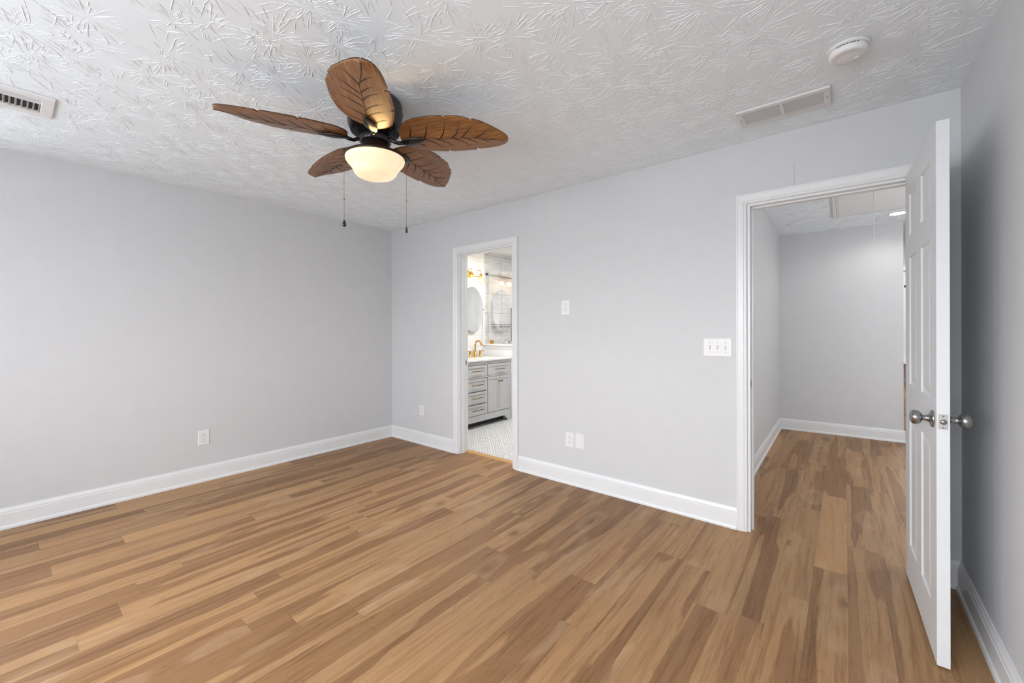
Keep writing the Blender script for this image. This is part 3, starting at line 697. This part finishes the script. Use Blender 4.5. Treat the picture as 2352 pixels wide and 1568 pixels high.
A0 = 4.2105; ZB = 2.2252; PH = -.193
def place_blade(o, k):
    o.matrix_local = Matrix.Translation((0, 0, ZB)) @ Matrix.Rotation(A0+k*2*pi/5, 4, 'Z') @ Matrix.Rotation(PH, 4, 'X')
holder = holder_mesh().build('blade_holder', M['black'], bl)
place_blade(bl, 0)
for k in range(1, 5): place_blade(copy_tree(bl, fan), k)
def chain(dx, dy, zt, zb, fob):
    m = MB(); n = int((zt-zb)/.0048)
    root = None
    ms = MB().tube([(dx, dy, zt), (dx, dy, zb+.02)], .0007, 6)
    for k in range(n):
        z = zt-.0048*k; r = .0015; ms.add([(dx+r, dy, z), (dx, dy+r, z), (dx-r, dy, z), (dx, dy-r, z), (dx, dy, z+.0021), (dx, dy, z-.0021)], [(0, 1, 4), (1, 2, 4), (2, 3, 4), (3, 0, 4), (1, 0, 5), (2, 1, 5), (3, 2, 5), (0, 3, 5)], 0, True)
    ms.lathe([(0, -.004), (.003, -.003), (.003, .003), (0, .004)], (dx, dy, zt-.235 if fob else zt-.20), n=10)
    c_ = ms.build('pull_chain', M['brassd'], fan)
    if fob: MB().lathe([(0, .0), (.003, -.001), (.0045, -.006), (.0085, -.016), (.0095, -.024), (.0075, -.030), (.0, -.033)], (dx, dy, zb+.033), n=20).build('chain_fob', M['black'], c_)
    else: MB().lathe([(0, .0), (.0025, -.001), (.004, -.010), (.0058, -.022), (.0056, -.029), (.0, -.031)], (dx, dy, zb+.031), n=16).build('chain_fob', M['black'], c_)
    MB().lathe([(.004, 0), (.004, .008)], (dx, dy, zt), n=10).build('chain_guide', M['bronze'], c_)
chain(2.2873-FX, -1.8888-FY, 2.126, 1.758, True)
chain(2.4410-FX, -1.6395-FY, 2.110, 1.750, False)

# ------------------------------------------------------------------ hall ceiling: attic hatch, cord, recessed lamp
t = tag(empty('attic_hatch', (4.40, 1.95, H)), 'white attic access panel with trim in the hall ceiling', 'attic hatch')
MB().box(4.105-4.40, .33, -.62, .62, -.006, -.0005).build('panel', M['wpaint'], t)
fr = [(0, 0), (0, -.010), (.010, -.014), (.028, -.014), (.036, -.018), (.045, -.018), (.045, 0)]
MB().sweep(fr, lambda i, u, v: (-.340+u, (-.66, .66)[i], v), 2).build('trim', M['trim'], t)
MB().box(-.2958, -.2935, -.62, .62, -.0066, -.0005).box(-.2958, .33, .6195, .6218, -.0066, -.0005).build('seam', M['slot'], t)
t = tag(MB().tube([(4.333, 1.5, H-.003), (4.333, 1.5, 1.985)], .0018, 8).build('pull_cord', M['plate']), 'white pull cord hanging from the attic hatch in the hall', 'pull cord')
MB().lathe([(.003, .03), (.006, .022), (.009, .004), (.009, 0), (0, 0)], (4.333, 1.5, 1.958), n=16).build('cord_pull', M['plate'], t)
t = tag(empty('recessed_light', (4.57, 2.81, H)), 'lit round recessed ceiling light in the hall', 'ceiling light')
MB().lathe([(.062, -.004), (.075, -.005), (.085, -.002), (.086, 0)], n=40).build('trim_ring', M['plate'], t)
MB().lathe([(.064, -.003), (.060, -.006), (0, -.006)], n=40).build('lens', M['disc'], t)

# far room sliver: hook rail and bench on panelled wall
t = tag(empty('hall_tree', (5.4, 9.985, 0)), 'white panelled coat rack and bench seen past the hall corner', 'coat rack')
MB().box(-1.0, .9, -.02, .014, .50, 2.54).build('back_panel', M['wpaint'], t)
MB().box(-1.05, .95, -.10, .014, 2.54, 2.64).build('top_shelf', M['trim'], t)
MB().box(-1.0, .9, -.36, .0, .46, .50).box(-.20, -.12, -.34, -.02, .40, .46).build('bench_shelf', M['trim'], t)
MB().tube([(-.19, -.02, 2.19), (-.19, -.05, 2.18), (-.19, -.055, 2.21)], .007, 8).box(-.205, -.175, -.028, -.018, 2.165, 2.215).build('coat_hook', M['black'], t)

# ------------------------------------------------------------------ bathroom
# half wall, cap, shower glass
struct(MB().box(.0, .62, 1.602, 1.712, 0, 1.02).build('wall_bathroom_half', M['wpaint']), 'white half wall between vanity and shower')
m = MB().box(0, .64, 1.584, 1.730, 1.02, 1.045).box(0, .63, 1.592, 1.722, 1.005, 1.02)
m.box(0, .045, 1.595, 1.602, .87, 1.005).box(.045, .62, 1.595, 1.602, .98, 1.005)
struct(m.build('trim_4', M['trim'], bevel=.003), 'white cap and moulding of the half wall')
struct(MB().box(.0, .022, 1.572, 1.608, 1.045, H).build('trim_5', M['trim']), 'white upright strip between vanity wall and shower')
sg = tag(MB().box(.012, .63, 1.652, 1.660, 1.047, 2.092).build('shower_glass', M['glass']), 'clear glass panel standing on the half wall by the shower', 'glass panel')
MB().box(.092, .146, 1.641, 1.671, 1.045, 1.098).build('glass_clamp', M['brass'], sg, bevel=.003)
rod = tag(MB().tube([(.012, 1.68, 2.080), (.012, 2.85, 2.06)], .006, 10).build('shower_rail', M['nickel']), 'slim metal rail running along the shower wall above the glass', 'rail')
MB().lathe([(0, -.012), (.018, -.010), (.018, .010), (0, .012)], (.020, 1.67, 2.080), 'y', 20).build('rail_mount', M['slot'], rod)
# niche and wire caddy
t = tag(empty('shower_niche', (0, 2.36, 1.06)), 'tall tiled niche recessed in the shower wall', 'niche')
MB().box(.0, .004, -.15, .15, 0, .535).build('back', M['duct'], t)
MB().box(0, .03, -.165, -.15, -.012, .55).box(0, .03, .15, .165, -.012, .55).box(0, .03, -.15, .15, .535, .55).box(0, .03, -.165, .165, -.03, -.0).box(0, .022, -.15, .15, .215, .23).build('shelf_surround', M['quartz'], t)
t = tag(empty('shower_caddy', (.0, 1.98, 1.28)), 'black wire shelf on the tiled shower wall', 'wire shelf')
cm = MB()
for z in (0, .022, .05): cm.tube([(.008, -.20, z), (.10, -.20, z), (.11, -.19, z), (.11, .19, z), (.10, .20, z), (.008, .20, z)], .003, 8)
for k in range(5): y_ = -.19+k*.095; cm.tube([(.11, y_, 0), (.11, y_, .05)], .0028, 8)
cm.build('wire_basket', M['black'], t)
gr_ = MB()
for k in range(12): x_ = .012+k*.0085; gr_.tube([(x_, -.2, 0), (x_, .2, 0)], .0015, 6)
gr_.build('wire_base', M['black'], t)

# vanity
vx = .515; VY0, VY1 = .16, 1.580
van = tag(empty('bathroom_vanity', (0, 0, 0)), 'pale grey vanity cabinet with brass pulls and a white counter', 'vanity')
b = MB(); b.box(.006, vx, VY0+.0, VY1, .158, .845)       # carcass
b.box(vx, vx+.012, 1.566, VY1, .0, .845).box(vx, vx+.018, VY0, VY1, .634, .650).box(vx, vx+.012, 1.083, 1.104, .65, .806).box(vx, vx+.012, VY0, 1.566, .806, .845)
b.box(vx, vx+.012, 1.083, 1.104, .158, .634)
b.box(vx-.03, vx-.001, VY1-.03, VY1, 0, .158).box(.006, .05, VY1-.03, VY1, 0, .158).box(.006, vx, VY0, VY0+.03, 0, .158)
b.build('cabinet_body', M['cab'], van, bevel=.002)
# arched toe rail
ap = MB(); pts = [(VY0, .158), (VY1, .158), (VY1, 0), (1.532, 0)]
for k in range(9): a_ = k/8*pi/2; pts.append((1.532-.085*sin(a_)*1.0-.0, .080*(1-cos(a_))*.0+.078*sin(a_)**.8))
pts += [(VY0+.16, .078), (VY0+.06, 0), (VY0, 0)]
ap.sweep(pts, lambda i, u, v: ((vx-.006, vx+.016)[i], u, v), 2).build('toe_rail', M['cab'], van)
MB().box(.41, .43, VY0+.05, VY1-.05, 0, .15).build('toe_gap_shade', M['slot'], van)  # black board, shade of the gap under the vanity put into its colour
def front(name, y0, y1, z0, z1, handle):
    m = MB(); xf = vx+.018; fr_ = .030
    m.box(vx+.001, xf-.007, y0, y1, z0, z1)
    m.box(xf-.007, xf, y0, y1, z0, z0+fr_).box(xf-.007, xf, y0, y1, z1-fr_, z1).box(xf-.007, xf, y0, y0+fr_, z0+fr_, z1-fr_).box(xf-.007, xf, y1-fr_, y1, z0+fr_, z1-fr_)
    m.box(xf-.007, xf-.004, y0+fr_, y0+fr_+.007, z0+fr_, z1-fr_).box(xf-.007, xf-.004, y1-fr_-.007, y1-fr_, z0+fr_, z1-fr_).box(xf-.007, xf-.004, y0+fr_, y1-fr_, z0+fr_, z0+fr_+.007).box(xf-.007, xf-.004, y0+fr_, y1-fr_, z1-fr_-.007, z1-fr_)
    d = m.build(name, M['cab'], van)
    g_ = MB().box(vx-.001, vx+.003, y0-.003, y1+.003, z0-.003, z1+.003).build('shadow_gap', M['slot'], d)
    if handle == 'bar':
        c = (y0+y1)/2; zc = (z0+z1)/2
        MB().tube([(xf, c-.080, zc), (xf+.022, c-.080, zc)], .004, 8).tube([(xf, c+.080, zc), (xf+.022, c+.080, zc)], .004, 8).tube([(xf+.024, c-.095, zc), (xf+.024, c+.095, zc)], .0055, 8).build('handle', M['brassd'], d)
    elif handle is not None:
        MB().lathe([(.005, 0), (.005, .012), (.012, .016), (.014, .022), (.010, .027), (0, .028)], (xf, handle, .565), 'x', 20).build('knob', M['brassd'], d)
for (za, zb) in ((.655, .796), (.472, .628), (.310, .458), (.164, .298)): front('drawer', .718, 1.080, za, zb, 'bar')
front('drawer', 1.108, 1.562, .655, .800, 'bar')
front('door', 1.108, 1.336, .166, .630, 1.318); front('door', 1.342, 1.562, .166, .630, 1.370)
for (za, zb) in ((.655, .796),): front('drawer', VY0+.03, .700, za, zb, 'bar')
front('door', VY0+.03, .428, .166, .630, .41); front('door', .434, .700, .166, .630, .452)
cm = MB(); cm.box(.004, .545, VY0-.01, 1.592, .8458, .868)
ct = tag(cm.build('countertop', M['quartz'], bevel=.004), 'white stone counter on the grey bathroom vanity', 'countertop')
tag(MB().box(.001, .016, VY0-.01, 1.592, .868, .955).build('backsplash', M['quartz'], bevel=.002), 'low stone strip on the wall behind the vanity counter', 'backsplash')
MB().lathe([(.17, .0), (.165, .0012), (.15, .0005), (0, .0004)], (.30, 1.33, .868), n=36).build('sink', M['quartz'], ct)
# faucet
fc = tag(empty('faucet', (.085, 1.34, .868)), 'brushed brass gooseneck faucet with two lever handles', 'faucet')
sp = [(0, 0, .0), (0, 0, .17)]
for k in range(1, 11): a_ = pi*k/12; sp.append((.058-.058*cos(a_), 0, .17+.058*sin(a_)))
sp.append((sp[-1][0]+.012, 0, sp[-1][2]-.035))
MB().lathe([(.028, 0), (.027, .006), (.018, .008), (.017, .075), (.013, .078)], n=24).tube(sp, .0115, 14).build('spout', M['brass'], fc)
for s in (-1, 1):
    MB().lathe([(.026, 0), (.025, .006), (.017, .008), (.0155, .070), (.017, .074), (.017, .086), (0, .088)], (0, s*.105, 0), n=24).tube([(0, s*.105, .080), (.0 if s > 0 else .0, s*.175, .082)], .0048, 8).build('lever_handle', M['brass'], fc)
# oval pivot mirror
mt = tag(empty('oval_mirror', (.04, 1.33, 1.545)), 'oval frameless mirror on brass pivots over the vanity', 'mirror')
def oval(m, x0_, x1_, ry, rz, mi=0, n=64): return m.sweep([(ry*cos(2*pi*k/n), rz*sin(2*pi*k/n)) for k in range(n)], lambda i, u, v: ((x0_, x1_)[i], u, v), 2, mi=mi)
oval(MB(), 0, .008, .215, .322).build('mirror_glass', M['mirror'], mt)
oval(MB(), -.003, .0045, .218, .325).build('mirror_edge', M['nickel2'], mt)
for s in (-1, 1): MB().lathe([(.012, 0), (.012, .028), (.020, .030), (.020, .036), (0, .038)], (-.04, s*.226, 0), 'x', 20).build('pivot_knob', M['brass'], mt)
# vanity light with three globes
vl = tag(empty('vanity_light', (0, 1.24, 2.0)), 'brass bath light with glowing glass globes above the mirror', 'wall light')
MB().box(.0, .022, -.09, .09, -.005, .085).build('wall_plate', M['brass'], vl, bevel=.004)
MB().tube([(.05, -.27, .02), (.05, .27, .02)], .007, 10).tube([(.02, 0, .02), (.05, 0, .02)], .008, 10).build('bar', M['brass'], vl)
for s in (-1, 0, 1):
    y_ = s*.185; ar = [(.05, y_, .02)]
    for k in range(9): a_ = pi*k/8; ar.append((.085-.035*cos(a_), y_, .075+.035*sin(a_)))
    ar.append((.12, y_, .05)); MB().tube(ar, .005, 8).lathe([(.018, .010), (.020, .012), (.020, .048), (.010, .052)], (.12, y_, 0), n=20).build('arm', M['brass'], vl)
    gl = MB().lathe([(.018, .012)]+[(.060*sin(pi*k/16), -.045+.060*cos(pi*k/16)) for k in range(2, 17)], (.12, y_, 0), n=28).build('globe', M['globe'], vl)
    MB().lathe([(.0, -.066)]+[(.020*sin(pi*(1-k/8)), -.046-.020*cos(pi*k/8)) for k in range(1, 8)]+[(0, -.026)], (.12, y_, 0), n=16).build('bulb', M['bulb'], gl)
    light('globe_light', 'POINT', (.12, 1.24+y_, 1.955), 3.4, (1, .93, .82), radius=.03)
outlet((0, 1.535, 1.15), radians(90), 'small white outlet on the bathroom wall right of the mirror', .07, .115)
